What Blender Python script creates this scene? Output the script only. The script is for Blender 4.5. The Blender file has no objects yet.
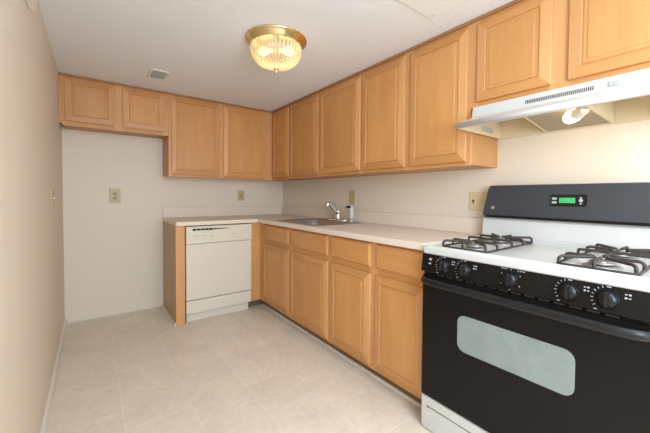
import bpy, bmesh, math, random
from mathutils import Vector, Matrix
random.seed(7)
sc = bpy.context.scene
C = sc.collection

# ---------------------------------------------------------------- camera
cam = bpy.data.cameras.new('camera')
cam_o = bpy.data.objects.new('camera', cam); C.objects.link(cam_o)
F, YAW, PITCH, ROLL = 314.0045, math.radians(36.9589), math.radians(-1.5488), math.radians(0.3953)
cam.sensor_width = 36.0; cam.sensor_fit = 'HORIZONTAL'
cam.lens = F / 650 * 36.0
cam.shift_x = -2.694 / 650; cam.shift_y = -12.396 / 650
cam.clip_start = 0.02
fw = Vector((math.sin(YAW)*math.cos(PITCH), math.cos(YAW)*math.cos(PITCH), math.sin(PITCH)))
rt = Vector((math.cos(YAW), -math.sin(YAW), 0)); up = rt.cross(fw)
r2 = rt*math.cos(ROLL) + up*math.sin(ROLL); u2 = -rt*math.sin(ROLL) + up*math.cos(ROLL)
m = Matrix((r2, u2, -fw)).transposed().to_4x4()
m.translation = (-1.9669, -3.5798, 1.1526)
cam_o.matrix_world = m
sc.camera = cam_o

# ---------------------------------------------------------------- world, lights, exposure
w = bpy.data.worlds.new('world'); sc.world = w; w.use_nodes = True
bg = w.node_tree.nodes['Background']
bg.inputs[0].default_value = (0.80, 0.90, 1.0, 1); bg.inputs[1].default_value = 1.0

def area(name, loc, target, sx, sy, power, col):
    l = bpy.data.lights.new(name, 'AREA'); l.shape = 'RECTANGLE'; l.size = sx; l.size_y = sy
    l.energy = power; l.color = col
    o = bpy.data.objects.new(name, l); C.objects.link(o); o.location = loc
    o.rotation_euler = (Vector(target) - Vector(loc)).to_track_quat('-Z', 'Y').to_euler()
    return o
# daylight that comes in through the wide opening of the rear wall
area('daylight_opening', (-1.06, -5.25, 1.15), (-1.06, 0, 1.05), 1.7, 1.75, 17, (0.95, 0.96, 0.96))
# added unseen fill light under the ceiling behind the camera, for bounced flash
area('overhead_fill_light', (-1.08, -4.15, 2.06), (-1.08, -4.15, 0), 1.3, 1.1, 15, (0.84, 0.92, 1.0))
# the photographer's softbox beside the camera
area('photo_softbox', (-1.60, -4.5, 1.45), (-0.9, -1.2, 1.05), 0.9, 0.9, 31, (0.62, 0.81, 1.0))
sc.view_settings.view_transform = 'Standard'; sc.view_settings.look = 'None'
sc.view_settings.gamma = 1.0; sc.view_settings.use_curve_mapping = False
sc.view_settings.exposure = 0.47
LAMP_POWER = 0.7

# ---------------------------------------------------------------- dimensions
W, H = 2.166, 2.104
YR = -5.2
UZ, UD, CD, CZ = 1.3243, 0.312, 0.633, 0.914

# ---------------------------------------------------------------- materials
def mat(name, col, rough=0.5, metal=0.0, spec=0.5, bump=None, mottle=None, coat=0.0):
    mt = bpy.data.materials.new(name); mt.use_nodes = True
    nt = mt.node_tree; b = nt.nodes['Principled BSDF']
    b.inputs['Base Color'].default_value = (*col, 1); b.inputs['Roughness'].default_value = rough
    b.inputs['Metallic'].default_value = metal; b.inputs['Specular IOR Level'].default_value = spec
    b.inputs['Coat Weight'].default_value = coat
    tc = nt.nodes.new('ShaderNodeTexCoord')
    if mottle:
        sc_, amt = mottle
        n = nt.nodes.new('ShaderNodeTexNoise'); n.inputs['Scale'].default_value = sc_; n.inputs['Detail'].default_value = 4
        nt.links.new(tc.outputs['Object'], n.inputs['Vector'])
        r = nt.nodes.new('ShaderNodeValToRGB')
        r.color_ramp.elements[0].position = .3; r.color_ramp.elements[1].position = .7
        r.color_ramp.elements[0].color = (*[c*(1-amt) for c in col], 1)
        r.color_ramp.elements[1].color = (*[min(1, c*(1+amt)) for c in col], 1)
        nt.links.new(n.outputs['Fac'], r.inputs['Fac']); nt.links.new(r.outputs['Color'], b.inputs['Base Color'])
    if bump:
        sc_, st, dist = bump
        n = nt.nodes.new('ShaderNodeTexNoise'); n.inputs['Scale'].default_value = sc_; n.inputs['Detail'].default_value = 3
        nt.links.new(tc.outputs['Object'], n.inputs['Vector'])
        bp = nt.nodes.new('ShaderNodeBump'); bp.inputs['Strength'].default_value = st; bp.inputs['Distance'].default_value = dist
        nt.links.new(n.outputs['Fac'], bp.inputs['Height']); nt.links.new(bp.outputs['Normal'], b.inputs['Normal'])
    return mt

def wood(name, axis, base, dark):
    mt = bpy.data.materials.new(name); mt.use_nodes = True
    nt = mt.node_tree; b = nt.nodes['Principled BSDF']
    b.inputs['Roughness'].default_value = .42; b.inputs['Specular IOR Level'].default_value = .4
    tc = nt.nodes.new('ShaderNodeTexCoord'); oi = nt.nodes.new('ShaderNodeObjectInfo')
    add = nt.nodes.new('ShaderNodeVectorMath'); add.operation = 'ADD'
    mul = nt.nodes.new('ShaderNodeVectorMath'); mul.operation = 'SCALE'; mul.inputs['Scale'].default_value = 7.3
    cmb = nt.nodes.new('ShaderNodeCombineXYZ')
    for i in range(3): nt.links.new(oi.outputs['Random'], cmb.inputs[i])
    nt.links.new(cmb.outputs[0], mul.inputs[0])
    nt.links.new(tc.outputs['Object'], add.inputs[0]); nt.links.new(mul.outputs[0], add.inputs[1])
    def noise(s_across, s_along, det, rough):
        mp = nt.nodes.new('ShaderNodeMapping')
        s = [s_across]*3; s['xyz'.index(axis)] = s_along
        mp.inputs['Scale'].default_value = s
        nt.links.new(add.outputs[0], mp.inputs['Vector'])
        n = nt.nodes.new('ShaderNodeTexNoise'); n.inputs['Scale'].default_value = 1.0
        n.inputs['Detail'].default_value = det; n.inputs['Roughness'].default_value = rough
        n.inputs['Distortion'].default_value = .6
        nt.links.new(mp.outputs[0], n.inputs['Vector']); return n
    n1 = noise(9, 1.6, 3, .5); n2 = noise(90, 3.5, 4, .6); n3 = noise(420, 18, 2, .5)
    mx = nt.nodes.new('ShaderNodeMath'); mx.operation = 'MULTIPLY_ADD'; mx.inputs[1].default_value = .55
    mx2 = nt.nodes.new('ShaderNodeMath'); mx2.operation = 'MULTIPLY_ADD'; mx2.inputs[1].default_value = .35
    mx3 = nt.nodes.new('ShaderNodeMath'); mx3.operation = 'MULTIPLY'; mx3.inputs[1].default_value = .18
    nt.links.new(n3.outputs['Fac'], mx3.inputs[0])
    nt.links.new(n2.outputs['Fac'], mx2.inputs[0]); nt.links.new(mx3.outputs[0], mx2.inputs[2])
    nt.links.new(n1.outputs['Fac'], mx.inputs[0]); nt.links.new(mx2.outputs[0], mx.inputs[2])
    r = nt.nodes.new('ShaderNodeValToRGB')
    e = r.color_ramp.elements
    e[0].position = .30; e[0].color = (*dark, 1); e[1].position = .74; e[1].color = (*base, 1)
    nt.links.new(mx.outputs[0], r.inputs['Fac'])
    # a slight tone difference from piece to piece, as sawn boards have
    hs = nt.nodes.new('ShaderNodeHueSaturation')
    mr = nt.nodes.new('ShaderNodeMapRange'); mr.inputs['To Min'].default_value = .94; mr.inputs['To Max'].default_value = 1.05
    nt.links.new(oi.outputs['Random'], mr.inputs['Value']); nt.links.new(mr.outputs[0], hs.inputs['Value'])
    nt.links.new(r.outputs['Color'], hs.inputs['Color'])
    nt.links.new(hs.outputs['Color'], b.inputs['Base Color'])
    return mt

WB, WD = (0.70, 0.365, 0.150), (0.58, 0.275, 0.100)
M = {}
M['wz'] = wood('maple_upright_grain', 'z', WB, WD)
RB, RD = (0.63, 0.305, 0.105), (0.50, 0.22, 0.068)  # darker cross-grain boards: bottom-rail shading is put into the wood colour
M['wx'] = wood('maple_cross_grain_shaded_x', 'x', RB, RD)
M['wy'] = wood('maple_cross_grain_shaded_y', 'y', RB, RD)
M['wp'] = wood('maple_panel_board', 'z', (0.66, 0.325, 0.115), (0.53, 0.235, 0.072))
M['side'] = wood('maple_side_panel', 'z', (0.60, 0.31, 0.115), (0.49, 0.23, 0.078))
M['lam'] = wood('woodgrain_laminate', 'z', (0.56, 0.37, 0.21), (0.43, 0.265, 0.135))
M['trimw'] = wood('maple_trim', 'y', (0.40, 0.20, 0.08), (0.28, 0.13, 0.05))
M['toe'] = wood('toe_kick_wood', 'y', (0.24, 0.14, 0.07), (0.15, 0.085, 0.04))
M['wall'] = mat('cream_wall_paint', (0.77, 0.672, 0.545), .55, bump=(220, .08, .002))
M['ceil'] = mat('ceiling_texture_paint', (0.85, 0.835, 0.84), .9, bump=(130, .5, .006))
M['hatch'] = mat('hatch_board', (0.84, 0.81, 0.77), .8)
M['white_trim'] = mat('white_trim_paint', (0.80, 0.74, 0.66), .45)
M['counter'] = mat('beige_laminate', (0.79, 0.665, 0.555), .38, mottle=(160, .06))
M['almond'] = mat('almond_plastic', (0.50, 0.40, 0.215), .4)
M['almond_d'] = mat('almond_socket', (0.36, 0.27, 0.12), .45)
M['ivory'] = mat('ivory_plastic', (0.68, 0.56, 0.34), .4)
M['darkslot'] = mat('dark_slot', (0.02, 0.016, 0.013), .7)
M['red'] = mat('red_button', (0.35, 0.04, 0.02), .5)
M['cream'] = mat('cream_enamel', (0.72, 0.65, 0.55), .35)
M['cream2'] = mat('cream_plastic', (0.71, 0.645, 0.52), .4)
M['greymark'] = mat('grey_print', (0.38, 0.35, 0.30), .5)
M['white'] = mat('white_enamel', (0.60, 0.59, 0.565), .22)
M['hoodw'] = mat('hood_white_enamel', (0.60, 0.59, 0.565), .42)
M['hoodin'] = mat('hood_inner_glow_tint', (0.72, 0.59, 0.39), .4)  # yellowed: the bulb's warm glow is put into the enamel colour
M['black'] = mat('black_gloss_enamel', (0.010, 0.008, 0.007), .14, spec=.16)
M['blackp'] = mat('black_satin_plastic', (0.009, 0.009, 0.010), .27, spec=.35)
M['bguard'] = mat('black_backguard_glass', (0.034, 0.040, 0.051), .20, spec=.7)
M['iron'] = mat('cast_iron', (0.035, 0.026, 0.022), .55, bump=(300, .3, .001))
M['ovenglass'] = mat('oven_window_reflection_grey', (0.235, 0.275, 0.255), .12, mottle=(14, .08))  # grey-green base colour stands in for the room mirrored in the glass
M['alu'] = mat('burner_aluminium', (0.42, 0.41, 0.39), .4, metal=.8)
M['chrome'] = mat('chrome', (0.80, 0.79, 0.77), .10, metal=1)
M['steel'] = mat('brushed_stainless', (0.47, 0.46, 0.45), .45, metal=1)
M['brass'] = mat('polished_brass', (0.85, 0.69, 0.38), .18, metal=1)
M['print'] = mat('white_print', (0.50, 0.52, 0.58), .5)
M['greyp'] = mat('grey_plastic', (0.42, 0.43, 0.43), .45)
M['greyf'] = mat('filter_mesh_metal', (0.42, 0.36, 0.27), .45, metal=.5, bump=(500, .8, .003))
M['sticker'] = mat('grey_sticker', (0.44, 0.43, 0.40), .5)
M['socket'] = mat('lamp_socket_ceramic', (0.80, 0.72, 0.58), .4)
M['ventgrey'] = mat('vent_grey', (0.40, 0.39, 0.38), .6)
M['groove'] = mat('groove_shadow_gap', (0.20, 0.15, 0.11), .6)
M['caulk'] = mat('caulk_line', (0.60, 0.55, 0.47), .6)

def emit(name, col, s):
    mt = bpy.data.materials.new(name); mt.use_nodes = True
    b = mt.node_tree.nodes['Principled BSDF']
    b.inputs['Base Color'].default_value = (*col, 1)
    b.inputs['Emission Color'].default_value = (*col, 1); b.inputs['Emission Strength'].default_value = s
    return mt
M['green'] = emit('green_clock_display', (0.03, 0.36, 0.10), .28)
M['bulb'] = emit('warm_bulb_glass', (1.0, 0.70, 0.36), 11)
M['lampbulb'] = emit('warm_lamp_bulb', (1.0, 0.86, 0.58), 0.95)

def floor_mat():
    mt = bpy.data.materials.new('vinyl_tile_floor'); mt.use_nodes = True
    nt = mt.node_tree; b = nt.nodes['Principled BSDF']
    b.inputs['Roughness'].default_value = .34; b.inputs['Specular IOR Level'].default_value = .45
    tc = nt.nodes.new('ShaderNodeTexCoord')
    sep = nt.nodes.new('ShaderNodeSeparateXYZ'); nt.links.new(tc.outputs['Object'], sep.inputs[0])
    ax = nt.nodes.new('ShaderNodeMath'); ax.operation = 'ADD'; ax.inputs[1].default_value = 1.845 + .306*20
    ay = nt.nodes.new('ShaderNodeMath'); ay.operation = 'ADD'; ay.inputs[1].default_value = 0.725 + .306*20
    nt.links.new(sep.outputs['X'], ax.inputs[0]); nt.links.new(sep.outputs['Y'], ay.inputs[0])
    cmb = nt.nodes.new('ShaderNodeCombineXYZ')
    nt.links.new(ay.outputs[0], cmb.inputs[0]); nt.links.new(ax.outputs[0], cmb.inputs[1])
    br = nt.nodes.new('ShaderNodeTexBrick'); br.offset = .5; br.offset_frequency = 2; br.squash = 1
    br.inputs['Scale'].default_value = 1; br.inputs['Brick Width'].default_value = .306; br.inputs['Row Height'].default_value = .306
    br.inputs['Mortar Size'].default_value = .0023; br.inputs['Mortar Smooth'].default_value = .3
    br.inputs['Color1'].default_value = (0.80, 0.70, 0.580, 1); br.inputs['Color2'].default_value = (0.77, 0.67, 0.55, 1)
    br.inputs['Mortar'].default_value = (0.87, 0.80, 0.71, 1)
    nt.links.new(cmb.outputs[0], br.inputs['Vector'])
    n = nt.nodes.new('ShaderNodeTexNoise'); n.inputs['Scale'].default_value = 26; n.inputs['Detail'].default_value = 6
    nt.links.new(tc.outputs['Object'], n.inputs['Vector'])
    n2 = nt.nodes.new('ShaderNodeTexNoise'); n2.inputs['Scale'].default_value = 5; n2.inputs['Detail'].default_value = 4
    nt.links.new(tc.outputs['Object'], n2.inputs['Vector'])
    ad = nt.nodes.new('ShaderNodeMath'); ad.operation = 'ADD'
    nt.links.new(n.outputs['Fac'], ad.inputs[0]); nt.links.new(n2.outputs['Fac'], ad.inputs[1])
    mr = nt.nodes.new('ShaderNodeMapRange'); mr.inputs['From Min'].default_value = .6; mr.inputs['From Max'].default_value = 1.4
    mr.inputs['To Min'].default_value = .88; mr.inputs['To Max'].default_value = 1.1
    nt.links.new(ad.outputs[0], mr.inputs['Value'])
    hs = nt.nodes.new('ShaderNodeHueSaturation'); nt.links.new(mr.outputs[0], hs.inputs['Value'])
    nt.links.new(br.outputs['Color'], hs.inputs['Color']); nt.links.new(hs.outputs['Color'], b.inputs['Base Color'])
    bp = nt.nodes.new('ShaderNodeBump'); bp.inputs['Strength'].default_value = .15; bp.inputs['Distance'].default_value = .002
    nt.links.new(br.outputs['Fac'], bp.inputs['Height']); bp.invert = True
    nt.links.new(bp.outputs['Normal'], b.inputs['Normal'])
    return mt
M['floor'] = floor_mat()

def lamp_glass_mat():
    mt = bpy.data.materials.new('ribbed_lamp_glass'); mt.use_nodes = True
    nt = mt.node_tree; nt.nodes.clear()
    out = nt.nodes.new('ShaderNodeOutputMaterial')
    tr = nt.nodes.new('ShaderNodeBsdfTransparent'); tr.inputs[0].default_value = (1.0, .95, .84, 1)
    tl = nt.nodes.new('ShaderNodeBsdfTranslucent'); tl.inputs[0].default_value = (.82, .74, .58, 1)
    df = nt.nodes.new('ShaderNodeBsdfDiffuse'); df.inputs[0].default_value = (.75, .70, .58, 1)
    gl = nt.nodes.new('ShaderNodeBsdfGlossy'); gl.inputs['Roughness'].default_value = .12
    tc = nt.nodes.new('ShaderNodeTexCoord'); sp = nt.nodes.new('ShaderNodeSeparateXYZ'); nt.links.new(tc.outputs['Object'], sp.inputs[0])
    def M_(op, a, b):
        n = nt.nodes.new('ShaderNodeMath'); n.operation = op
        for i, q in enumerate((a, b)):
            if q is None: continue
            if isinstance(q, (int, float)): n.inputs[i].default_value = q
            else: nt.links.new(q, n.inputs[i])
        return n.outputs[0]
    th = M_('ARCTAN2', sp.outputs['Y'], sp.outputs['X'])
    rib = M_('MULTIPLY_ADD', M_('SINE', M_('MULTIPLY', th, 40.0), None), .22)
    rib.node.inputs[2].default_value = .46
    m1 = nt.nodes.new('ShaderNodeMixShader'); m1.inputs[0].default_value = .3
    m2 = nt.nodes.new('ShaderNodeMixShader'); m2.inputs[0].default_value = .72
    m3 = nt.nodes.new('ShaderNodeMixShader')
    lw = nt.nodes.new('ShaderNodeLayerWeight'); lw.inputs[0].default_value = .45
    nt.links.new(tl.outputs[0], m1.inputs[1]); nt.links.new(df.outputs[0], m1.inputs[2])
    nt.links.new(m1.outputs[0], m2.inputs[1]); nt.links.new(tr.outputs[0], m2.inputs[2])
    nt.links.new(m2.outputs[0], m3.inputs[1]); nt.links.new(gl.outputs[0], m3.inputs[2])
    nt.links.new(rib, m2.inputs[0])
    mm = nt.nodes.new('ShaderNodeMath'); mm.operation = 'MULTIPLY'; mm.inputs[1].default_value = .8
    nt.links.new(lw.outputs['Fresnel'], mm.inputs[0]); nt.links.new(mm.outputs[0], m3.inputs[0])
    nt.links.new(m3.outputs[0], out.inputs[0])
    return mt
M['lampglass'] = lamp_glass_mat()

# ---------------------------------------------------------------- mesh helpers
def box(bm, x0, x1, y0, y1, z0, z1, mi=0):
    x0, x1 = sorted((x0, x1)); y0, y1 = sorted((y0, y1)); z0, z1 = sorted((z0, z1))
    v = [bm.verts.new(p) for p in ((x0,y0,z0),(x1,y0,z0),(x1,y1,z0),(x0,y1,z0),(x0,y0,z1),(x1,y0,z1),(x1,y1,z1),(x0,y1,z1))]
    for f in ((0,3,2,1),(4,5,6,7),(0,1,5,4),(1,2,6,5),(2,3,7,6),(3,0,4,7)):
        bm.faces.new([v[i] for i in f]).material_index = mi
def loft(bm, loops, cap0=True, cap1=True, smooth=False, closed=True):
    rows = [[bm.verts.new(p) for p in l] for l in loops]
    n = len(rows[0])
    for a, b in zip(rows, rows[1:]):
        for i in range(n if closed else n-1):
            f = bm.faces.new((a[i], a[(i+1) % n], b[(i+1) % n], b[i])); f.smooth = smooth
    if cap0: bm.faces.new(rows[0][::-1])
    if cap1: bm.faces.new(rows[-1])
def prism(bm, poly, axis, a, b):
    # poly: 2-D outline in the other two axes (in xyz order), swept along axis from a to b
    def P(q, t):
        l = list(q); l.insert('xyz'.index(axis), t); return l
    loft(bm, [[P(q, a) for q in poly], [P(q, b) for q in poly]])
def lathe(bm, prof, c=(0,0,0), n=32, axis=None, ribs=0, rib=0.0, cap0=True, cap1=True):
    # prof: (r, h) pairs along axis (default z)
    R = Vector((0,0,1)).rotation_difference(Vector(axis or (0,0,1))).to_matrix()
    loops = []
    for r, h in prof:
        l = []
        for k in range(n):
            a = 2*math.pi*k/n
            rr = r*(1 + rib*math.cos(ribs*a)) if ribs else r
            l.append(Vector(c) + R @ Vector((rr*math.cos(a), rr*math.sin(a), h)))
        loops.append(l)
    loft(bm, loops, cap0, cap1, smooth=True)
def tube(bm, pts, rad, n=10, caps=True):
    pts = [Vector(p) for p in pts]
    rads = rad if isinstance(rad, (list, tuple)) else [rad]*len(pts)
    t0 = (pts[1]-pts[0]).normalized()
    nrm = t0.orthogonal().normalized()
    loops = []; prev = t0
    for i, p in enumerate(pts):
        if i == 0: t = t0
        elif i == len(pts)-1: t = (pts[i]-pts[i-1]).normalized()
        else: t = ((pts[i]-pts[i-1]).normalized() + (pts[i+1]-pts[i]).normalized()).normalized()
        nrm = prev.rotation_difference(t) @ nrm; prev = t
        b = t.cross(nrm)
        loops.append([p + rads[i]*(math.cos(2*math.pi*k/n)*nrm + math.sin(2*math.pi*k/n)*b) for k in range(n)])
    loft(bm, loops, caps, caps, smooth=True)
def bez(pts, n=8):
    # Catmull-Rom through the points
    P = [Vector(p) for p in pts]; P = [2*P[0]-P[1]] + P + [2*P[-1]-P[-2]]; out = []
    for i in range(1, len(P)-2):
        for k in range(n):
            t = k/n
            out.append(.5*((2*P[i]) + (-P[i-1]+P[i+1])*t + (2*P[i-1]-5*P[i]+4*P[i+1]-P[i+2])*t*t + (-P[i-1]+3*P[i]-3*P[i+1]+P[i+2])*t**3))
    return out + [P[-2]]
def rrect(x0, x1, y0, y1, r, n=6):
    x0, x1 = sorted((x0, x1)); y0, y1 = sorted((y0, y1)); out = []
    for cx, cy, a0 in ((x1-r, y1-r, 0), (x0+r, y1-r, 90), (x0+r, y0+r, 180), (x1-r, y0+r, 270)):
        for k in range(n+1):
            a = math.radians(a0 + 90*k/n); out.append((cx + r*math.cos(a), cy + r*math.sin(a)))
    return out

def wloc(o):
    v = Vector((0,0,0))
    while o is not None: v += o.location; o = o.parent
    return v
def obj(name, bm, m_, parent=None, bevel=0.0, seg=2, smooth=False):
    off = wloc(parent) if parent else Vector((0,0,0))
    bmesh.ops.recalc_face_normals(bm, faces=bm.faces)
    bmesh.ops.translate(bm, verts=bm.verts, vec=-off)
    me = bpy.data.meshes.new(name); bm.to_mesh(me); bm.free()
    for k in (m_ if isinstance(m_, (list, tuple)) else [m_]): me.materials.append(M[k])
    if smooth:
        for p in me.polygons: p.use_smooth = True
    o = bpy.data.objects.new(name, me); C.objects.link(o)
    if parent: o.parent = parent
    if bevel:
        b = o.modifiers.new('bevel', 'BEVEL'); b.width = bevel; b.segments = seg; b.limit_method = 'ANGLE'; b.angle_limit = math.radians(40)
    return o
def origin(o, loc):
    # moves an unparented mesh's origin to loc without moving the mesh
    v = Vector(loc); o.data.transform(Matrix.Translation(-v)); o.location = v; return o
def BM(): return bmesh.new()
def bx(name, m_, parent, *b, bevel=0.0, seg=2):
    bm = BM(); box(bm, *b); return obj(name, bm, m_, parent, bevel, seg)
def thing(name, label, cat, loc=(0,0,0), group=None):
    o = bpy.data.objects.new(name, None); C.objects.link(o); o.location = loc
    o.empty_display_size = .05
    return tag(o, label, cat, group)
def tag(o, label, cat, group=None):
    o['label'] = label; o['category'] = cat
    if group: o['group'] = group
    return o
def struct(name, bm, m_, **k):
    o = obj(name, bm, m_, **k); o['kind'] = 'structure'; return o

# ---------------------------------------------------------------- the setting
T = .1
bm = BM(); box(bm, -W-T, T, YR-T-1.2, T, -T, 0); struct('floor', bm, 'floor')
bm = BM(); box(bm, -W-T, T, YR-T, T, H, H+T); struct('ceiling', bm, 'ceil')
bm = BM(); box(bm, -W-T, -W, YR-T, T, 0, H); struct('wall_left', bm, 'wall')
bm = BM(); box(bm, -W, 0, 0, T, 0, H); struct('wall_back', bm, 'wall')
bm = BM(); box(bm, 0, T, YR-T, T, 0, H); struct('wall_right', bm, 'wall')
bm = BM()
box(bm, -W, -1.95, YR-T, YR, 0, H); box(bm, -.17, 0, YR-T, YR, 0, H); box(bm, -1.95, -.17, YR-T, YR, 2.03, H)
struct('wall_rear', bm, 'wall')
bm = BM(); prism(bm, [(-W, 0), (-W+.016, 0), (-W+.016, .028), (-W+.010, .048), (-W, .055)], 'y', YR+.02, -.004)
struct('baseboard_left', bm, 'white_trim')
bm = BM(); box(bm, -W+.02, -1.40, -.004, 0, 0, .007); struct('trim_1', bm, 'caulk')
# wooden ceiling strips along the tops of the wall cabinets
bm = BM(); box(bm, -W, -UD-.003, -UD-.012, -UD-.0005, H-.017, H-.001); struct('trim_2', bm, 'trimw')
bm = BM(); box(bm, -UD-.012, -UD-.0005, -UD-.003, -3.44, H-.017, H-.001); struct('trim_3', bm, 'trimw')

# ---------------------------------------------------------------- cabinet pieces
def P_right(base): return lambda u, z, d: Vector((-base-d, u, z))
def P_back(base): return lambda u, z, d: Vector((u, -base-d, z))
def rings(bm, P, u0, u1, z0, z1, prof, cap=True, back=True):
    u0, u1 = sorted((u0, u1))
    loops = []
    for ins, d in prof:
        loops.append([bm.verts.new(P(u, z, d)) for u, z in ((u0+ins, z0+ins), (u1-ins, z0+ins), (u1-ins, z1-ins), (u0+ins, z1-ins))])
    for a, b in zip(loops, loops[1:]):
        for i in range(4):
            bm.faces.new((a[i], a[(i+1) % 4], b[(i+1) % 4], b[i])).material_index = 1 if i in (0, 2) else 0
    if cap: bm.faces.new(loops[-1])
    if back: bm.faces.new(loops[0][::-1])
def door(parent, P, ax, u0, u1, z0, z1, name='door'):
    bm = BM()
    rings(bm, P, u0, u1, z0, z1, [(0, .0005), (0, .0120), (.0025, .0140), (.041, .0200), (.0455, .0202), (.0472, .0165), (.0480, .0140)], cap=False, back=True)
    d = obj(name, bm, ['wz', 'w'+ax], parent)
    bm = BM()
    rings(bm, P, u0, u1, z0, z1, [(.0483, .001), (.0483, .0162), (.0510, .0162), (.0525, .0182), (.066, .0182), (.0675, .0200), (.071, .0202)], cap=True, back=False)
    obj('door_panel', bm, ['wp', 'wp'], d)
    return d
def drawer(parent, P, ax, u0, u1, z0, z1, name='drawer'):
    bm = BM()
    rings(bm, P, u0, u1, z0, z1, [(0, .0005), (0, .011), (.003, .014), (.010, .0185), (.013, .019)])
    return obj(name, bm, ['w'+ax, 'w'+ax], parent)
def face_frame(parent, P, ax, u0, u1, z0, z1, us, zs, t=.018, wz=None):
    # stiles us and rails zs, as (start, end) pairs; each is a board of the frame
    bm = BM()
    def slab(a0, a1, b0, b1, mi):
        loft_pts = [[P(u, z, d) for u, z in ((a0, b0), (a1, b0), (a1, b1), (a0, b1))] for d in (-t, 0)]
        rows = [[bm.verts.new(p) for p in l] for l in loft_pts]
        for i in range(4): bm.faces.new((rows[0][i], rows[0][(i+1) % 4], rows[1][(i+1) % 4], rows[1][i])).material_index = mi
        bm.faces.new(rows[0][::-1]).material_index = mi; bm.faces.new(rows[1]).material_index = mi
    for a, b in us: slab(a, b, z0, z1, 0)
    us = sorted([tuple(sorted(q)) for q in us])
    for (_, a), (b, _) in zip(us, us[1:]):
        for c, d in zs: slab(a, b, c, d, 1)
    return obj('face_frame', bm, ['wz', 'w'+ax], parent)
def carcass(parent, x0, x1, y0, y1, z0, z1, open_top=False, t=.014):
    bm = BM()
    x0, x1 = sorted((x0, x1)); y0, y1 = sorted((y0, y1))
    if not open_top: box(bm, x0, x1, y0, y1, z0, z1)
    else:
        box(bm, x0, x1, y0, y0+t, z0, z1); box(bm, x0, x1, y1-t, y1, z0, z1); box(bm, x0, x1, y0+t, y1-t, z0, z0+t)
        box(bm, x1-t, x1, y0+t, y1-t, z0+t, z1)
    return obj('body', bm, 'side', parent)

ZT = H-.0015
# --- wall cabinets, back wall
Pb = P_back(UD); Pr = P_right(UD)
g = 'wall cabinets along the ceiling'
t = thing('wall_cabinet', 'short two-door maple wall cabinet high above the empty refrigerator space', 'cabinet', (-1.77, -.15, 1.70), g)
carcass(t, -2.146, -1.384, -.001, -UD+.018, 1.718, ZT)
face_frame(t, Pb, 'x', -2.146, -1.384, 1.700, ZT, [(-2.146, -2.118), (-1.806, -1.734), (-1.430, -1.3845)], [(1.700, 1.742), (2.062, ZT)])
door(t, Pb, 'x', -2.130, -1.799, 1.735, 2.074); door(t, Pb, 'x', -1.741, -1.419, 1.735, 2.074)
bm = BM(); box(bm, -W+.001, -2.1465, -UD+.006, -UD+.018, 1.716, ZT); obj('filler_strip', bm, 'wz', t)

t = thing('wall_cabinet', 'tall two-door maple wall cabinet above the dishwasher, in the corner', 'cabinet', (-.86, -.15, UZ), g)
carcass(t, -1.3825, -.002, -.001, -UD+.018, UZ+.014, ZT)
face_frame(t, Pb, 'x', -1.3825, -UD, UZ, ZT, [(-1.3825, -1.350), (-.918, -.862), (-.406, -UD)], [(UZ, UZ+.035), (2.062, ZT)])
door(t, Pb, 'x', -1.362, -.912, 1.344, 2.074); door(t, Pb, 'x', -.868, -.402, 1.344, 2.074)

# --- wall cabinets, right wall
def upper(label, y0, y1, z0, doors, zd, st):
    t = thing('wall_cabinet', label, 'cabinet', (-.15, (y0+y1)/2, z0), g)
    carcass(t, -.001, -UD+.018, y0, y1, z0+.004, ZT)
    face_frame(t, Pr, 'y', y0, y1, z0, ZT, st, [(z0, z0+.034), (2.055, ZT)])
    for a, b in doors: door(t, Pr, 'y', a, b, zd, 2.066)
    return t
upper('narrow single-door maple wall cabinet next to the inside corner', -UD-.001, -.7235, UZ, [(-.357, -.710)], 1.346,
      [(-UD-.001, -.366), (-.702, -.7235)])
upper('two-door maple wall cabinet above the sink and faucet', -.7240, -1.8100, UZ, [(-.737, -1.247), (-1.273, -1.797)], 1.346,
      [(-.724, -.745), (-1.239, -1.281), (-1.789, -1.810)])
upper('two-door maple wall cabinet right beside the range hood', -1.8105, -2.672, UZ, [(-1.823, -2.223), (-2.270, -2.650)], 1.346,
      [(-1.8105, -1.831), (-2.215, -2.278), (-2.642, -2.672)])
upper('short two-door maple wall cabinet directly above the range hood', -2.6725, -3.445, 1.632, [(-2.706, -3.044), (-3.107, -3.424)], 1.656,
      [(-2.6725, -2.714), (-3.036, -3.115), (-3.416, -3.445)])

# --- base cabinets
FB = .594
Pc = P_right(FB)
BZ0, BZ1 = .085, .8745
def base(label, y0, y1, doors, drws, st, loc_y, corner=False):
    t = thing('base_cabinet', label, 'cabinet', (-.3, loc_y, 0), 'base cabinets under the counter')
    carcass(t, -.002, -FB+.018, y0, y1, BZ0, BZ1, open_top=True)
    face_frame(t, Pc, 'y', y0 if not corner else -FB, y1, BZ0, BZ1, st, [(BZ0, BZ0+.035), (.668, .730), (.850, BZ1)])
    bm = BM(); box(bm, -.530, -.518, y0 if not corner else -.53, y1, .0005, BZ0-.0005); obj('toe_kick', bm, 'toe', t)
    for a, b in doors: door(t, Pc, 'y', a, b, .109, .678)
    for a, b in drws: drawer(t, Pc, 'y', a, b, .719, .862, 'drawer_front')
    return t
t = base('two-door maple base cabinet below the steel sink', -.004, -1.794, [(-.708, -1.211), (-1.244, -1.772)],
     [(-.722, -1.211), (-1.250, -1.772)], [(-.612, -.728), (-1.203, -1.258), (-1.764, -1.794)], -1.2, corner=True)
bm = BM(); box(bm, -.6905, -FB+.0185, -.594, -.612, BZ0, BZ1); obj('filler_strip', bm, 'wz', t)
bm = BM(); box(bm, -.6905, -.5305, -.518, -.530, .0005, BZ0-.0005); obj('toe_kick', bm, 'toe', t)
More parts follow.
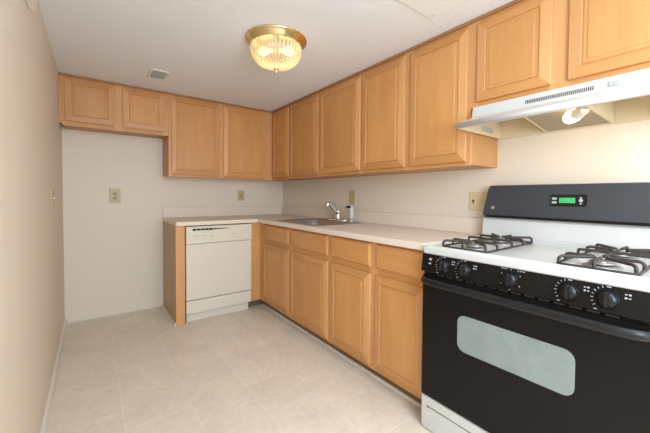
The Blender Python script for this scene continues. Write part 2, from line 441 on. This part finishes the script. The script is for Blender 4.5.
base('two-door maple base cabinet with drawers, between sink cabinet and stove', -1.7945, -2.614, [(-1.812, -2.206), (-2.252, -2.604)],
     [(-1.817, -2.208), (-2.257, -2.604)], [(-1.7945, -1.824), (-2.198, -2.264), (-2.596, -2.614)], -2.2)
# pale vinyl strip on the floor at the toe kick
bm = BM(); prism(bm, [(-.544, 0), (-.531, 0), (-.531, .012), (-.541, .009)], 'y', -.545, -2.612)
struct('trim_4', bm, 'white_trim')

t = thing('end_panel', 'maple end panel closing the counter left of the dishwasher', 'panel', (-1.35, -.3, 0))
bm = BM(); box(bm, -1.385, -1.371, -.002, -.589, .0005, .8755); obj('side_panel', bm, 'lam', t)
bm = BM(); box(bm, -1.385, -1.3095, -.5895, -.6075, .0005, .8755); obj('front_stile', bm, 'wz', t, bevel=.0015)
bm = BM(); box(bm, -1.398, -1.3855, -.009, -.606, .0005, .022); obj('floor_strip', bm, 'white_trim', t, bevel=.003)

# ---------------------------------------------------------------- countertop
def grid_slab(bm, xs, ys, inside, z0, z1):
    vt = {}
    def V(i, j, z):
        k = (i, j, z)
        if k not in vt: vt[k] = bm.verts.new((xs[i], ys[j], z))
        return vt[k]
    ins = {(i, j) for i in range(len(xs)-1) for j in range(len(ys)-1) if inside((xs[i]+xs[i+1])/2, (ys[j]+ys[j+1])/2)}
    for i, j in ins:
        bm.faces.new((V(i,j,z1), V(i+1,j,z1), V(i+1,j+1,z1), V(i,j+1,z1)))
        bm.faces.new((V(i,j,z0), V(i,j+1,z0), V(i+1,j+1,z0), V(i+1,j,z0)))
        for di, dj, a, b in ((-1,0,(i,j),(i,j+1)), (1,0,(i+1,j+1),(i+1,j)), (0,-1,(i+1,j),(i,j)), (0,1,(i,j+1),(i+1,j+1))):
            if (i+di, j+dj) not in ins:
                bm.faces.new((V(*a,z0), V(*b,z0), V(*b,z1), V(*a,z1)))
SX0, SX1, SY0, SY1 = -.552, -.100, -1.545, -.955   # hole for the sink
def ins(x, y):
    if SX0 < x < SX1 and SY0 < y < SY1: return False
    return y > -CD or x > -CD
ct = BM()
grid_slab(ct, [-1.385, -CD, SX0, SX1, -.001], [-2.617, SY0, SY1, -CD, -.001], ins, .876, CZ)
ct = obj('countertop', ct, 'counter', bevel=.007, seg=3)
tag(ct, 'L-shaped beige laminate countertop with a low backsplash', 'countertop')
bm = BM(); box(bm, -1.385, -.0225, -.0225, -.001, CZ+.0003, 1.016); box(bm, -.022, -.001, -2.617, -.001, CZ+.0003, 1.016)
obj('backsplash', bm, 'counter', ct, bevel=.003)

# ---------------------------------------------------------------- sink, faucet, sprayer
t = thing('sink', 'stainless steel drop-in sink set into the beige countertop', 'sink', (-.31, -1.25, CZ))
bm = BM()
def L(x0, x1, y0, y1, r, z): return [(a, b, z) for a, b in rrect(x0, x1, y0, y1, r, 6)]
z = CZ
loft(bm, [L(-.582, -.048, -1.575, -.925, .035, z+.0006), L(-.579, -.051, -1.572, -.928, .033, z+.005), L(-.570, -.060, -1.563, -.937, .028, z+.006),
          L(-.548, -.142, -1.541, -.959, .055, z+.0045), L(-.541, -.149, -1.534, -.966, .055, z-.002), L(-.530, -.160, -1.522, -.978, .06, z-.11),
          L(-.518, -.172, -1.510, -.990, .06, z-.145), L(-.49, -.20, -1.48, -1.02, .06, z-.16), L(-.36, -.33, -1.27, -1.23, .014, z-.165)], cap0=False, cap1=True, smooth=True)
obj('basin', bm, 'steel', t)
bm = BM(); lathe(bm, [(.043, 0), (.043, .004), (.036, .005), (.030, .001)], (-.345, -1.25, z-.164), 24); obj('drain', bm, 'chrome', t)

FY = -1.262
t = thing('faucet', 'chrome single-lever kitchen faucet standing on the sink rim', 'faucet', (-.10, FY, CZ+.006))
zb = CZ+.0062
bm = BM(); loft(bm, [[(a, b, zz) for a, b in rrect(-.10-.027+i, -.10+.027-i, FY-.125+i, FY+.125-i, .026-i, 6)] for i, zz in ((0, zb), (.001, zb+.008), (.006, zb+.014))], smooth=False)
obj('base_plate', bm, 'chrome', t)
bm = BM(); lathe(bm, [(.029, 0), (.029, .01), (.026, .015), (.025, .055), (.027, .060), (.027, .075), (.020, .088), (.006, .092)], (-.10, FY, zb+.014), 24); obj('faucet_body', bm, 'chrome', t)
bm = BM()
sp = bez([(-.105, FY, zb+.05), (-.125, FY+.008, zb+.080), (-.155, FY+.018, zb+.122), (-.182, FY+.026, zb+.156), (-.197, FY+.030, zb+.158), (-.206, FY+.033, zb+.136)], 6)
tube(bm, sp, [.0155]*(len(sp)-9) + [.017]*9, 12); obj('spout', bm, 'chrome', t)
bm = BM()
sp = bez([(-.10, FY, zb+.100), (-.092, FY-.002, zb+.115), (-.120, FY+.008, zb+.146), (-.158, FY+.020, zb+.178)], 6)
tube(bm, sp, [.012]*6 + [.008]*(len(sp)-6), 10); obj('lever', bm, 'chrome', t)

SYY = -1.455
t = thing('sprayer', 'white dish sprayer with black nozzle standing beside the faucet', 'sprayer', (-.10, SYY, CZ+.006))
bm = BM(); lathe(bm, [(.024, 0), (.023, .008), (.017, .018)], (-.10, SYY, zb), 20); obj('collar', bm, 'chrome', t)
bm = BM(); lathe(bm, [(.018, 0), (.019, .03), (.021, .06), (.0195, .09), (.0155, .108), (.012, .118), (.006, .124)], (-.10, SYY, zb+.019), 20); obj('sprayer_handle', bm, 'hoodw', t)
bm = BM(); tube(bm, [(-.105, SYY+.002, zb+.125), (-.130, SYY+.008, zb+.134), (-.150, SYY+.012, zb+.128)], [.010, .0115, .0105], 12); obj('nozzle', bm, 'blackp', t)

# ---------------------------------------------------------------- dishwasher
t = thing('dishwasher', 'cream built-in dishwasher under the counter by the end panel', 'dishwasher', (-1.0, -.33, 0))
DX0, DX1 = -1.3045, -.6960
bm = BM(); box(bm, DX0+.004, DX1-.004, -.03, -.592, .10, .866); obj('body', bm, 'darkslot', t)
bm = BM(); prism(bm, [(-.593, .711), (-.634, .711), (-.640, .716), (-.634, .86), (-.628, .868), (-.593, .868)], 'x', DX0, DX1)
cp = obj('control_panel', bm, 'cream2', t, bevel=.002)
bm = BM(); box(bm, DX0, DX1, -.593, -.629, .207, .708); obj('door', bm, 'cream', t, bevel=.004)
bm = BM(); box(bm, DX0+.001, DX1-.001, -.593, -.625, .086, .200); obj('lower_panel', bm, 'cream', t, bevel=.003)
bm = BM(); box(bm, DX0+.012, DX1-.012, -.56, -.575, .0008, .082); obj('toe_kick', bm, 'cream', t)
def dpx(x, z_): return -.634 - .0028 - (.86-z_)*0.0409   # front surface of the sloped control panel
bm = BM()
x = -1.252
for wd, h in [(.032, .018)]*5 + [(.026, .012)]*2 + [(.022, .009)]*2 + [(.018, .006)]*2:
    yy = -.6375
    box(bm, x, x+wd, yy+.003, yy, .8395-h/2, .8395+h/2); x += wd + .004
obj('vent_slot', bm, 'darkslot', cp)
bm = BM(); prism(bm, [(-.937, .846), (-.880, .846), (-.892, .826), (-.925, .826)], 'y', -.636, -.6455); obj('latch_handle', bm, 'cream2', cp, bevel=.002)
bm = BM(); lathe(bm, [(.008, 0), (.007, .0025)], (-1.085, -.6375, .770), 16, axis=(0, -1, .04)); obj('emblem', bm, 'greymark', cp)
for xx in (-1.238, -1.165, -.900):
    bm = BM(); box(bm, xx, xx+.044, -.6365, -.6398, .780, .783); obj('printed_mark', bm, 'greymark', cp)
    bm = BM(); box(bm, xx, xx+.040, -.6365, -.6400, .752, .7535); obj('printed_mark', bm, 'greymark', cp)
for k in range(2):
    for j in range(2):
        bm = BM(); box(bm, -.835+k*.042, -.805+k*.042, -.6365, -.6412, .758+j*.030, .772+j*.030); obj('button', bm, 'cream', cp, bevel=.001)

# ---------------------------------------------------------------- gas range
SY_, SR = -2.628, -3.442
t = thing('gas_range', 'white gas stove with black oven door, control panel and backguard', 'stove', (-.35, -3.035, 0))
bm = BM(); box(bm, -.028, -.628, SY_+.0, SR, .03, .872); obj('body', bm, 'white', t, bevel=.003)
for xx in (-.08, -.56):
    for yy in (SY_-.05, SR+.05):
        bm = BM(); lathe(bm, [(.018, 0), (.018, .03)], (xx, yy, .0003), 12); obj('levelling_foot', bm, 'darkslot', t)
# cooktop: shallow tray with raised rim
bm = BM()
def LL(i, zz, r): return [(a, b, zz) for a, b in rrect(-.662+i, -.095-i*.2, SR+i, SY_-i, r, 5)]
loft(bm, [LL(.004, .8735, .010), LL(0, .878, .012), LL(0, .902, .012), LL(.005, .912, .012), LL(.014, .915, .012), LL(.018, .915, .012), LL(.022, .911, .012), LL(.035, .909, .012)], smooth=False)
obj('cooktop', bm, 'white', t)
# sloped white riser and black backguard
bm = BM(); prism(bm, [(-.028, .873), (-.094, .873), (-.094, .935), (-.085, 1.02), (-.075, 1.032), (-.028, 1.032)], 'y', SY_-.006, SR+.006); obj('back_riser', bm, 'white', t, bevel=.004)
bm = BM()
yy0, yy1 = SY_-.004, SR+.004
outl = [(yy0+.0, 1.052), (yy0-.010, 1.032), (yy1+.010, 1.032), (yy1, 1.052), (yy1+.024, 1.198), (yy1+.030, 1.212), (yy1+.042, 1.219), (yy0-.042, 1.219), (yy0-.030, 1.212), (yy0-.024, 1.198)]
def sx(z_, d): return -.094 + (z_-1.032)*.10 + d
loft(bm, [[(-.024, a, b) for a, b in outl], [(sx(b, .006), a, b) for a, b in outl],
          [(sx(b, 0), (a-(-3.035))*.988-3.035, 1.126+(b-1.126)*.955) for a, b in outl]], smooth=False)
bgd = obj('backguard', bm, 'bguard', t)
bm = BM(); box(bm, -.096, -.104, yy0-.03, yy1+.03, 1.034, 1.046); obj('lower_lip', bm, 'black', bgd, bevel=.002)
def bgp(y, z_, d=0.0): return (sx(z_, -.0005) - d, y, z_)
def bg_rr(y0, y1, z0, z1, r, d): return [bgp(a, b, d) for a, b in rrect(y0, y1, z0, z1, r, 4)]
bm = BM(); loft(bm, [bg_rr(-2.975, -3.128, 1.108, 1.166, .010, -.001), bg_rr(-2.975, -3.128, 1.108, 1.166, .010, .004), bg_rr(-2.979, -3.124, 1.112, 1.162, .008, .004), bg_rr(-2.981, -3.122, 1.114, 1.160, .008, .0022)])
clk = obj('clock_panel', bm, 'blackp', bgd)
bm = BM(); loft(bm, [bg_rr(-3.017, -3.083, 1.124, 1.150, .002, .0015), bg_rr(-3.017, -3.083, 1.124, 1.150, .002, .0035)]); obj('display', bm, 'green', clk)
for y0, z0, w_, h_ in ((-2.987, 1.140, .020, .011), (-2.987, 1.121, .020, .011), (-3.101, 1.147, .008, .007), (-3.101, 1.119, .008, .007)):
    bm = BM(); loft(bm, [bg_rr(y0, y0-w_, z0, z0+h_, .002, .0015), bg_rr(y0, y0-w_, z0, z0+h_, .002, .0036)]); obj('button', bm, 'greyp', clk)
bm = BM(); lathe(bm, [(.009, 0), (.008, .002)], bgp(-3.105, 1.137, .0015), 14, axis=(-1, 0, .1)); obj('button', bm, 'greyp', clk)
bm = BM(); lathe(bm, [(.011, 0), (.011, .0015), (.009, .002)], bgp(-2.692, 1.090, .0005), 20, axis=(-1, 0, .1)); obj('emblem', bm, 'alu', bgd)

# control panel (slightly leaning back) with knobs
PX0, PX1, PZ0, PZ1 = -.668, -.655, .788, .8725
bm = BM(); prism(bm, [(-.629, PZ0), (PX0, PZ0), (PX1, PZ1), (-.629, PZ1)], 'y', SY_+.002, SR-.002)
cpn = obj('control_panel', bm, 'black', t)
nrm = Vector((-(PZ1-PZ0), 0, PX0-PX1)).normalized(); nrm = Vector((-(PZ1-PZ0), 0, (PX1-PX0))).normalized()
def cpp(y, z_, d=0.0):
    f = (z_-PZ0)/(PZ1-PZ0); return Vector((PX0+(PX1-PX0)*f, y, z_)) + nrm*d
upv = Vector((PX1-PX0, 0, PZ1-PZ0)).normalized(); rtv = Vector((0, -1, 0))
def pr(c, a, b, d): return c + rtv*a + upv*b + nrm*d
def dash(c, a0, b0, ln, wd, ang):
    ca, sa = math.cos(ang), math.sin(ang)
    q = [(a0 + ca*u - sa*v, b0 + sa*u + ca*v) for u, v in ((-ln/2, -wd/2), (ln/2, -wd/2), (ln/2, wd/2), (-ln/2, wd/2))]
    loft(marks, [[pr(c, a, b, d) for a, b in q] for d in (-.0005, .0006)])
marks = BM()
for i, ky in enumerate((-2.746, -2.847, -3.036, -3.226, -3.327)):
    c = cpp(ky, .829)
    bm = BM(); lathe(bm, [(.0295, 0), (.0295, .004), (.026, .007), (.0245, .014), (.022, .020), (.009, .022)], tuple(c + nrm*.0005), 28, axis=tuple(nrm))
    k = obj('knob', bm, 'blackp', cpn)
    bm = BM()
    loft(bm, [[pr(c, a, b, d) for a, b in rrect(-w_, w_, -h_, h_, w_*.9, 4)] for w_, h_, d in ((.0070, .0255, .012), (.0060, .025, .030), (.0040, .0225, .034))])
    obj('grip', bm, 'blackp', k)
    if i != 2:
        for j in range(7):
            a = math.radians(112 + j*17); dash(c, .041*math.cos(a), .041*math.sin(a), .005 if j % 2 else .007, .0018, a)
        dash(c, -.030, -.036, .008, .0028, 0)
        for j in range(2):
            for q in range(2): dash(c, .041+j*.009, .026-q*.011, .0055, .005 if (j+q) % 2 else .003, 0)
        dash(c, 0, .040, .011, .0028, 0)
    else:
        for j in range(3): dash(c, -.034+j*.0085, .0395, .005, .0025, 0); dash(c, .026+j*.010, .0385, .006, .0025, 0)
        for j in range(6):
            a = math.radians(150 - j*60); dash(c, .039*math.cos(a), .039*math.sin(a), .005, .002, a)
# the printed dial marks are surface pattern: they go into the panel's own mesh
for f in marks.faces: f.material_index = 1
bmesh.ops.recalc_face_normals(marks, faces=marks.faces)
bmesh.ops.translate(marks, verts=marks.verts, vec=-wloc(cpn))
cpn.data.materials.append(M['print']); marks.from_mesh(cpn.data); marks.to_mesh(cpn.data); marks.free()
bm = BM()
c = cpp(-2.674, .838)
loft(bm, [[pr(c, a, b, d) for a, b in rrect(-.009, .009, -.018, .018, .003, 3)] for d in (-.0005, .003)]); sw = obj('light_switch', bm, 'blackp', cpn)
bm = BM()
loft(bm, [[pr(c, a, b, d) for a, b in rrect(-.007, .007, .006, .015, .002, 3)] for d in (.002, .0045)])
loft(bm, [[pr(c, a, b, d) for a, b in rrect(-.006, .006, -.013, -.006, .002, 3)] for d in (.002, .0040)]); obj('rocker', bm, 'greyp', sw)
# oven door
bm = BM()
def yz(x_, y0, y1, z0, z1, r): return [(x_, a, b) for a, b in rrect(y0, y1, z0, z1, r, 5)]
loft(bm, [yz(-.629, SY_, SR, .172, .772, .006), yz(-.656, SY_, SR, .172, .772, .008), yz(-.662, SY_-.006, SR+.006, .178, .767, .008), yz(-.662, SY_-.02, SR+.02, .19, .756, .008)])
od = obj('oven_door', bm, 'black', t)
bm = BM(); loft(bm, [yz(-.6615, -2.820, -3.248, .466, .628, .035), yz(-.6645, -2.820, -3.248, .466, .628, .035), yz(-.6650, -2.823, -3.245, .469, .625, .034)]); obj('oven_window', bm, 'ovenglass', od)
# door handle: broad bar with ends curving back to the door
bm = BM()
hp = bez([(-.663, SY_-.016, .749), (-.690, SY_-.030, .751), (-.705, SY_-.065, .751), (-.710, SY_-.14, .751), (-.710, -3.035, .751), (-.710, SR+.14, .751), (-.705, SR+.065, .751), (-.690, SR+.030, .751), (-.663, SR+.016, .749)], 6)
loops = []
for i, p_ in enumerate(hp):
    a = hp[max(i-1, 0)]; b = hp[min(i+1, len(hp)-1)]; tn = (b-a).normalized(); ou = Vector((0,0,1)).cross(tn).normalized()
    if ou.x > 0 and abs(tn.y) > .3: ou = -ou
    loops.append([p_ + ou*(.013*math.cos(q)) + Vector((0,0,1))*(.017*math.sin(q)) for q in [2*math.pi*k/14 for k in range(14)]])
loft(bm, loops, smooth=True)
obj('handle', bm, 'blackp', od)
bm = BM()
for k in range(14):
    y0 = SY_-.08 - k*.047; box(bm, -.648, -.6555, y0, y0-.034, .7745, .782)
obj('door_vent', bm, 'darkslot', t)
bm = BM(); box(bm, -.6295, -.645, SY_-.002, SR+.002, .7725, .7875); obj('vent_channel', bm, 'blackp', t)
# warming drawer
bm = BM()
loft(bm, [yz(-.629, SY_, SR, .004, .166, .006), yz(-.652, SY_, SR, .004, .166, .010), yz(-.657, SY_-.006, SR+.006, .010, .160, .010)])
dr = obj('drawer', bm, 'white', t)
bm = BM(); box(bm, -.656, -.6576, SY_-.035, SR+.035, .1190, .1245); box(bm, -.656, -.6576, SY_-.035, SY_-.041, .112, .1245); obj('pull_groove', bm, 'groove', dr)
# burners and grates
def burner(x_, y_):
    bm = BM(); lathe(bm, [(.056, .0), (.054, .004), (.046, .006), (.040, .006)], (x_, y_, .9092), 28); b = obj('burner', bm, 'alu', t)
    bm = BM(); lathe(bm, [(.030, 0), (.036, .004), (.038, .008), (.036, .011)], (x_, y_, .9155), 28); obj('burner_head', bm, 'alu', b)
    bm = BM(); lathe(bm, [(.033, 0), (.033, .0025), (.028, .0045), (.012, .005)], (x_, y_, .9268), 28); obj('burner_cap', bm, 'alu', b)
    bm = BM(); tube(bm, [(x_+.045, y_-.02, .912), (x_+.045, y_-.02, .934)], .0025, 8); obj('igniter', bm, 'socket', b)
GX0, GX1 = -.628, -.135
def grate(yc):
    bm = BM(); hy, x0, x1 = .107, GX0, GX1; z0, zt, r = .9155, .942, .0056
    xm = (x0+x1)/2
    ring = [(a, b, z0) for a, b in rrect(x0, x1, yc-hy, yc+hy, .018, 4)]; ring.append(ring[0]); ring.append(ring[1])
    tube(bm, ring, .0045, 8, caps=False)
    def finger(sx_, sy_, ex, ey):
        e = Vector((sx_, sy_, z0)); q = Vector((ex, ey, z0)); d = (q-e).normalized(); hh = Vector((0, 0, zt-z0))
        tube(bm, bez([e, e + hh*.72 + d*.001, e + hh + d*.012, e + hh + d*.03, q + hh - d*.02, q + hh], 4), r, 8)
    tube(bm, bez([(xm, yc-hy, z0), (xm, yc-hy+.002, zt-.006), (xm, yc-hy+.014, zt), (xm, yc, zt), (xm, yc+hy-.014, zt), (xm, yc+hy-.002, zt-.006), (xm, yc+hy, z0)], 5), r, 8)
    g_ = .022
    for bx_, xe in ((BX[0], x0), (BX[1], x1)):
        s_ = 1 if xe > bx_ else -1
        for sd in (1, -1):
            finger(bx_, yc+sd*hy, bx_, yc+sd*g_)
            finger(xe - s_*.006, yc+sd*(hy-.006), bx_ + s_*g_*.7, yc+sd*g_*.7)
        finger(xe, yc, bx_ + s_*g_, yc)
        tube(bm, [(xm, yc, zt), (bx_ - s_*g_, yc, zt)], r, 8)
    obj('grate', bm, 'iron', t)
BX = (-.530, -.262)
for yc in (-2.817, -3.282):
    for x_ in BX: burner(x_, yc)
    grate(yc)

# ---------------------------------------------------------------- range hood
HY0, HY1 = -2.690, -3.437
HB, HT = 1.497, 1.6295
t = thing('range_hood', 'white under-cabinet range hood with a lit bulb above the stove', 'range hood', (-.25, -3.06, HB))
bm = BM()
loft(bm, [[(x_, y_, z_) for x_, z_ in ((-.003, HT), (-.327, HT), (-.340, 1.572), (-.478, 1.523), (-.484, 1.512), (-.478, 1.499), (-.466, 1.497), (-.462, 1.505), (-.462, 1.511), (-.334, 1.560), (-.320, 1.617), (-.003, 1.617))] for y_ in (HY0-.006, HY1+.006)])
obj('shell', bm, 'hoodw', t, bevel=.0015)
for y_ in (HY0, HY1):
    s = 1 if y_ == HY0 else -1
    bm = BM(); prism(bm, [(-.003, HB), (-.385, HB), (-.478, 1.499), (-.4835, 1.512), (-.478, 1.522), (-.340, 1.571), (-.327, HT-.001), (-.003, HT-.001)], 'y', y_, y_-s*.0055)
    obj('side_panel', bm, 'hoodin', t)
# rolled front lip running past the sides
bm = BM(); tube(bm, [(-.481, HY0+.008, 1.511), (-.481, HY1-.008, 1.511)], .0125, 14); obj('front_lip', bm, 'hoodw', t)
bm = BM(); box(bm, -.0035, -.016, HY0-.006, HY1+.006, HB, HT-.013); obj('rear_flange', bm, 'hoodin', t)
def hp_(z_): return -.327 - (HT-z_)*.226
bm = BM()
for k in range(36):
    y_ = -2.948 - k*.00705
    loft(bm, [[(hp_(z_)+.001-d, yy, z_) for yy, z_ in ((y_, 1.588), (y_-.0038, 1.588), (y_-.0038, 1.606), (y_, 1.606))] for d in (0, .0016)])
obj('vent_slot', bm, 'darkslot', t)
bm = BM(); loft(bm, [[(hp_(z_)+.001-d, a, z_) for a, z_ in rrect(-3.243, -3.277, 1.586, 1.611, .002, 3)] for d in (0, .003)]); swp = obj('switch_plate', bm, 'greyp', t)
for k in range(2):
    bm = BM(); loft(bm, [[(hp_(z_)+.001-d, a, z_) for a, z_ in rrect(-3.2465-k*.0145, -3.2585-k*.0145, 1.590, 1.607, .001, 3)] for d in (.002, .0055-.001*k)]); obj('rocker_switch', bm, 'sticker', swp)
bm = BM(); box(bm, -.24, -.115, HY0-.0057, HY0-.0064, 1.514, 1.546); obj('rating_label', bm, 'sticker', t)
# inner pan with sloping filter
bm = BM()
box(bm, -.017, -.318, HY0-.007, -2.925, 1.600, 1.604); obj('inner_pan', bm, 'hoodin', t)
bm = BM(); box(bm, -.017, -.318, -3.205, HY1+.007, 1.600, 1.604); obj('inner_pan', bm, 'hoodin', t)
bm = BM(); box(bm, -.017, -.318, -2.9255, -3.2045, 1.600, 1.604); obj('inner_pan', bm, 'hoodin', t)
bm = BM(); prism(bm, [(-.020, 1.499), (-.330, 1.540), (-.330, 1.556), (-.020, 1.515)], 'y', -2.9355, -2.929); obj('filter_bracket', bm, 'hoodin', t)
bm = BM(); prism(bm, [(-.020, 1.499), (-.300, 1.506), (-.440, 1.507), (-.440, 1.513), (-.330, 1.553), (-.318, 1.599), (-.020, 1.599)], 'y', -3.2045, -3.1945); obj('filter_bracket', bm, 'hoodin', t)
bm = BM(); prism(bm, [(-.022, 1.502), (-.022, 1.512), (-.325, 1.552), (-.325, 1.542)], 'y', -2.936, -3.194); obj('grease_filter', bm, 'greyf', t)
AX = Vector((.74, .66, -.06)).normalized(); S0 = Vector((-.375, -3.184, 1.507))
bm = BM(); lathe(bm, [(.016, 0), (.020, .010), (.020, .036), (.024, .042), (.024, .056), (.016, .060)], tuple(S0), 20, axis=tuple(AX)); obj('lamp_socket', bm, 'socket', t)
bm = BM()
e1 = AX.orthogonal().normalized(); e2 = AX.cross(e1); c0 = S0 + AX*.064
tube(bm, [c0 + AX*(.062*k/60) + (e1*math.cos(k*.33) + e2*math.sin(k*.33))*(.021 - .006*max(0, k-45)/15) for k in range(61)], .0062, 10)
obj('light_bulb', bm, 'bulb', t)

# ---------------------------------------------------------------- ceiling lamp
LX, LY = -1.050, -1.826
t = thing('ceiling_lamp', 'brass flush-mount ceiling lamp with a ribbed glass bowl', 'lamp', (LX, LY, H))
bm = BM(); lathe(bm, [(.178, -.0005), (.186, -.004), (.187, -.010), (.181, -.014), (.176, -.015), (.173, -.024), (.168, -.026), (.165, -.035), (.160, -.037), (.157, -.045), (.150, -.045), (.110, -.020)], (LX, LY, H), 64); obj('brass_pan', bm, 'brass', t)
bm = BM()
lathe(bm, [(.152, -.0455), (.155, -.060), (.153, -.080), (.146, -.103), (.132, -.126), (.110, -.146), (.080, -.161), (.042, -.171), (.012, -.173)], (LX, LY, H), 384, ribs=40, rib=.012, cap0=False, cap1=False); obj('glass_bowl', bm, 'lampglass', t)
bm = BM(); lathe(bm, [(.016, -.1735), (.014, -.179), (.006, -.182), (.009, -.188), (.010, -.194), (.004, -.202)], (LX, LY, H), 20); obj('finial', bm, 'brass', t)
for s in (1, -1):
    d = Vector((math.cos(.65)*s, -math.sin(.65)*s, -.15)).normalized()
    bm = BM(); lathe(bm, [(.012, 0), (.014, .02), (.026, .05), (.028, .066), (.020, .085), (.006, .092)], (LX+d.x*.022, LY+d.y*.022, H-.060), 20, axis=tuple(d)); obj('light_bulb', bm, 'lampbulb', t)
    pl = bpy.data.lights.new('ceiling_lamp_light', 'POINT'); pl.energy = LAMP_POWER/2; pl.color = (1, .82, .56); pl.shadow_soft_size = .04
    po = bpy.data.objects.new('ceiling_lamp_light', pl); C.objects.link(po); po.location = (LX+d.x*.06, LY+d.y*.06, H-.095)

# ---------------------------------------------------------------- ceiling vent, hatch
t = thing('ceiling_vent', 'small grey louvred vent with white frame in the ceiling', 'vent', (-1.535, -.745, H))
vx0, vx1, vy0, vy1 = -1.600, -1.470, -.865, -.640
bm = BM()
for b_ in ((vx0, vx0+.018, vy0, vy1), (vx1-.018, vx1, vy0, vy1), (vx0+.018, vx1-.018, vy0, vy0+.018), (vx0+.018, vx1-.018, vy1-.018, vy1)): box(bm, *b_, H-.008, H-.0003)
obj('frame', bm, 'white_trim', t, bevel=.002)
bm = BM(); box(bm, vx0+.0185, vx1-.0185, vy0+.0185, vy1-.0185, H-.0020, H-.0003); obj('backing', bm, 'ventgrey', t)
bm = BM()
for k in range(6):
    y_ = vy0+.032+k*.029; prism(bm, [(y_, H-.0025), (y_+.002, H-.0025), (y_+.013, H-.0075), (y_+.011, H-.0075)], 'x', vx0+.019, vx1-.019)
obj('louvre', bm, 'ventgrey', t)

t = thing('ceiling_hatch', 'flat painted access hatch set in the ceiling near the cabinets', 'hatch', (-.75, -2.85, H))
hx0, hx1, hy0, hy1 = -1.12, -.505, -3.15, -2.545
bm = BM(); box(bm, hx0, hx1, hy0, hy1, H-.005, H-.0003); obj('board', bm, 'hatch', t, bevel=.0015)
bm = BM(); lathe(bm, [(.006, -.008), (.007, -.0053)], (-.53, -2.575, H), 12); obj('screw', bm, 'caulk', t)

# ---------------------------------------------------------------- wall plates
def plate(name, label, cat, P, u, z_, wd, ht, kind, m_='almond', grp='wall plates'):
    # P(u, z, d): u along the wall, d out of the wall
    o = thing(name, label, cat, tuple(P(u, z_, 0)), grp)
    def rr(a, b, i, r, d, du=0, dz=0): return [P(u+du+q, z_+dz+s, d) for q, s in rrect(-a+i, a-i, -b+i, b-i, r, 3)]
    bm = BM(); loft(bm, [rr(wd/2, ht/2, 0, .004, .0004), rr(wd/2, ht/2, 0, .004, .003), rr(wd/2, ht/2, .004, .003, .006)]); obj('cover_plate', bm, m_, o)
    def insert(nm, du, dz, a, b, d0, d1, mm):
        bm = BM(); loft(bm, [rr(a, b, 0, min(a, b)*.4, d0, du, dz), rr(a, b, 0, min(a, b)*.4, d1, du, dz)]); return obj(nm, bm, mm, o)
    if kind == 'duplex':
        for dz in (.021, -.021):
            s = insert('socket', 0, dz, .016, .014, .005, .0075, 'almond_d')
            bm = BM()
            for du in (-.006, .006): loft(bm, [rr(.0014, .005, 0, .0005, d, du, dz+.002) for d in (.007, .0079)])
            obj('slots', bm, 'darkslot', s)
    elif kind == 'jack':
        insert('socket', 0, 0, .010, .013, .005, .0085, 'almond_d'); insert('jack_hole', 0, 0, .004, .006, .008, .0090, 'darkslot')
    elif kind == 'toggle':
        insert('switch_bezel', 0, 0, .006, .013, .005, .007, m_); insert('toggle', 0, .005, .0035, .006, .006, .017, 'ivory')
    elif kind == 'screws':
        for dz in (.042, -.042): insert('screw', 0, dz, .003, .003, .005, .0068, 'almond_d')
    elif kind == 'combo':
        sg = -1
        s = insert('receptacle', .030, 0, .016, .034, .005, .0075, m_)
        insert('test_button', .030, .006, .007, .005, .007, .0090, 'darkslot'); insert('reset_button', .030, -.006, .007, .004, .007, .0090, 'red')
        insert('switch_bezel', -.022, 0, .006, .013, .005, .007, m_); insert('toggle', -.022, .004, .0035, .006, .006, .016, m_)
    return o
PB = lambda u, z_, d: Vector((u, -d, z_)); PR = lambda u, z_, d: Vector((-d, u, z_)); PL = lambda u, z_, d: Vector((-W+d, u, z_))
plate('wall_outlet', 'tan duplex outlet on the bare back wall of the refrigerator space', 'outlet', PB, -1.790, 1.135, .086, .136, 'duplex')
plate('wall_jack', 'small tan jack plate on the back wall above the dishwasher counter', 'wall plate', PB, -.555, 1.146, .074, .118, 'jack')
plate('blank_wall_plate', 'plain tan wall plate above the faucet', 'wall plate', PR, -1.350, 1.137, .086, .134, 'screws')
plate('wall_outlet', 'double-width ivory outlet and switch plate next to the stove backguard', 'outlet', PR, -2.560, 1.122, .122, .118, 'combo', 'ivory')
plate('light_switch', 'tan switch plate on the left wall', 'switch', PL, -.955, 1.120, .075, .122, 'toggle')

# white box at the top of the left wall
t = thing('chime_box', 'small white box mounted high on the left wall', 'box', (-W, -1.88, 1.90))
bm = BM(); box(bm, -W+.0005, -W+.026, -1.965, -1.800, 1.905, 2.045); obj('cover', bm, 'white_trim', t, bevel=.004)
bm = BM(); box(bm, -W+.0265, -W+.029, -1.945, -1.820, 1.920, 2.030); obj('grille', bm, 'white_trim', t, bevel=.001)
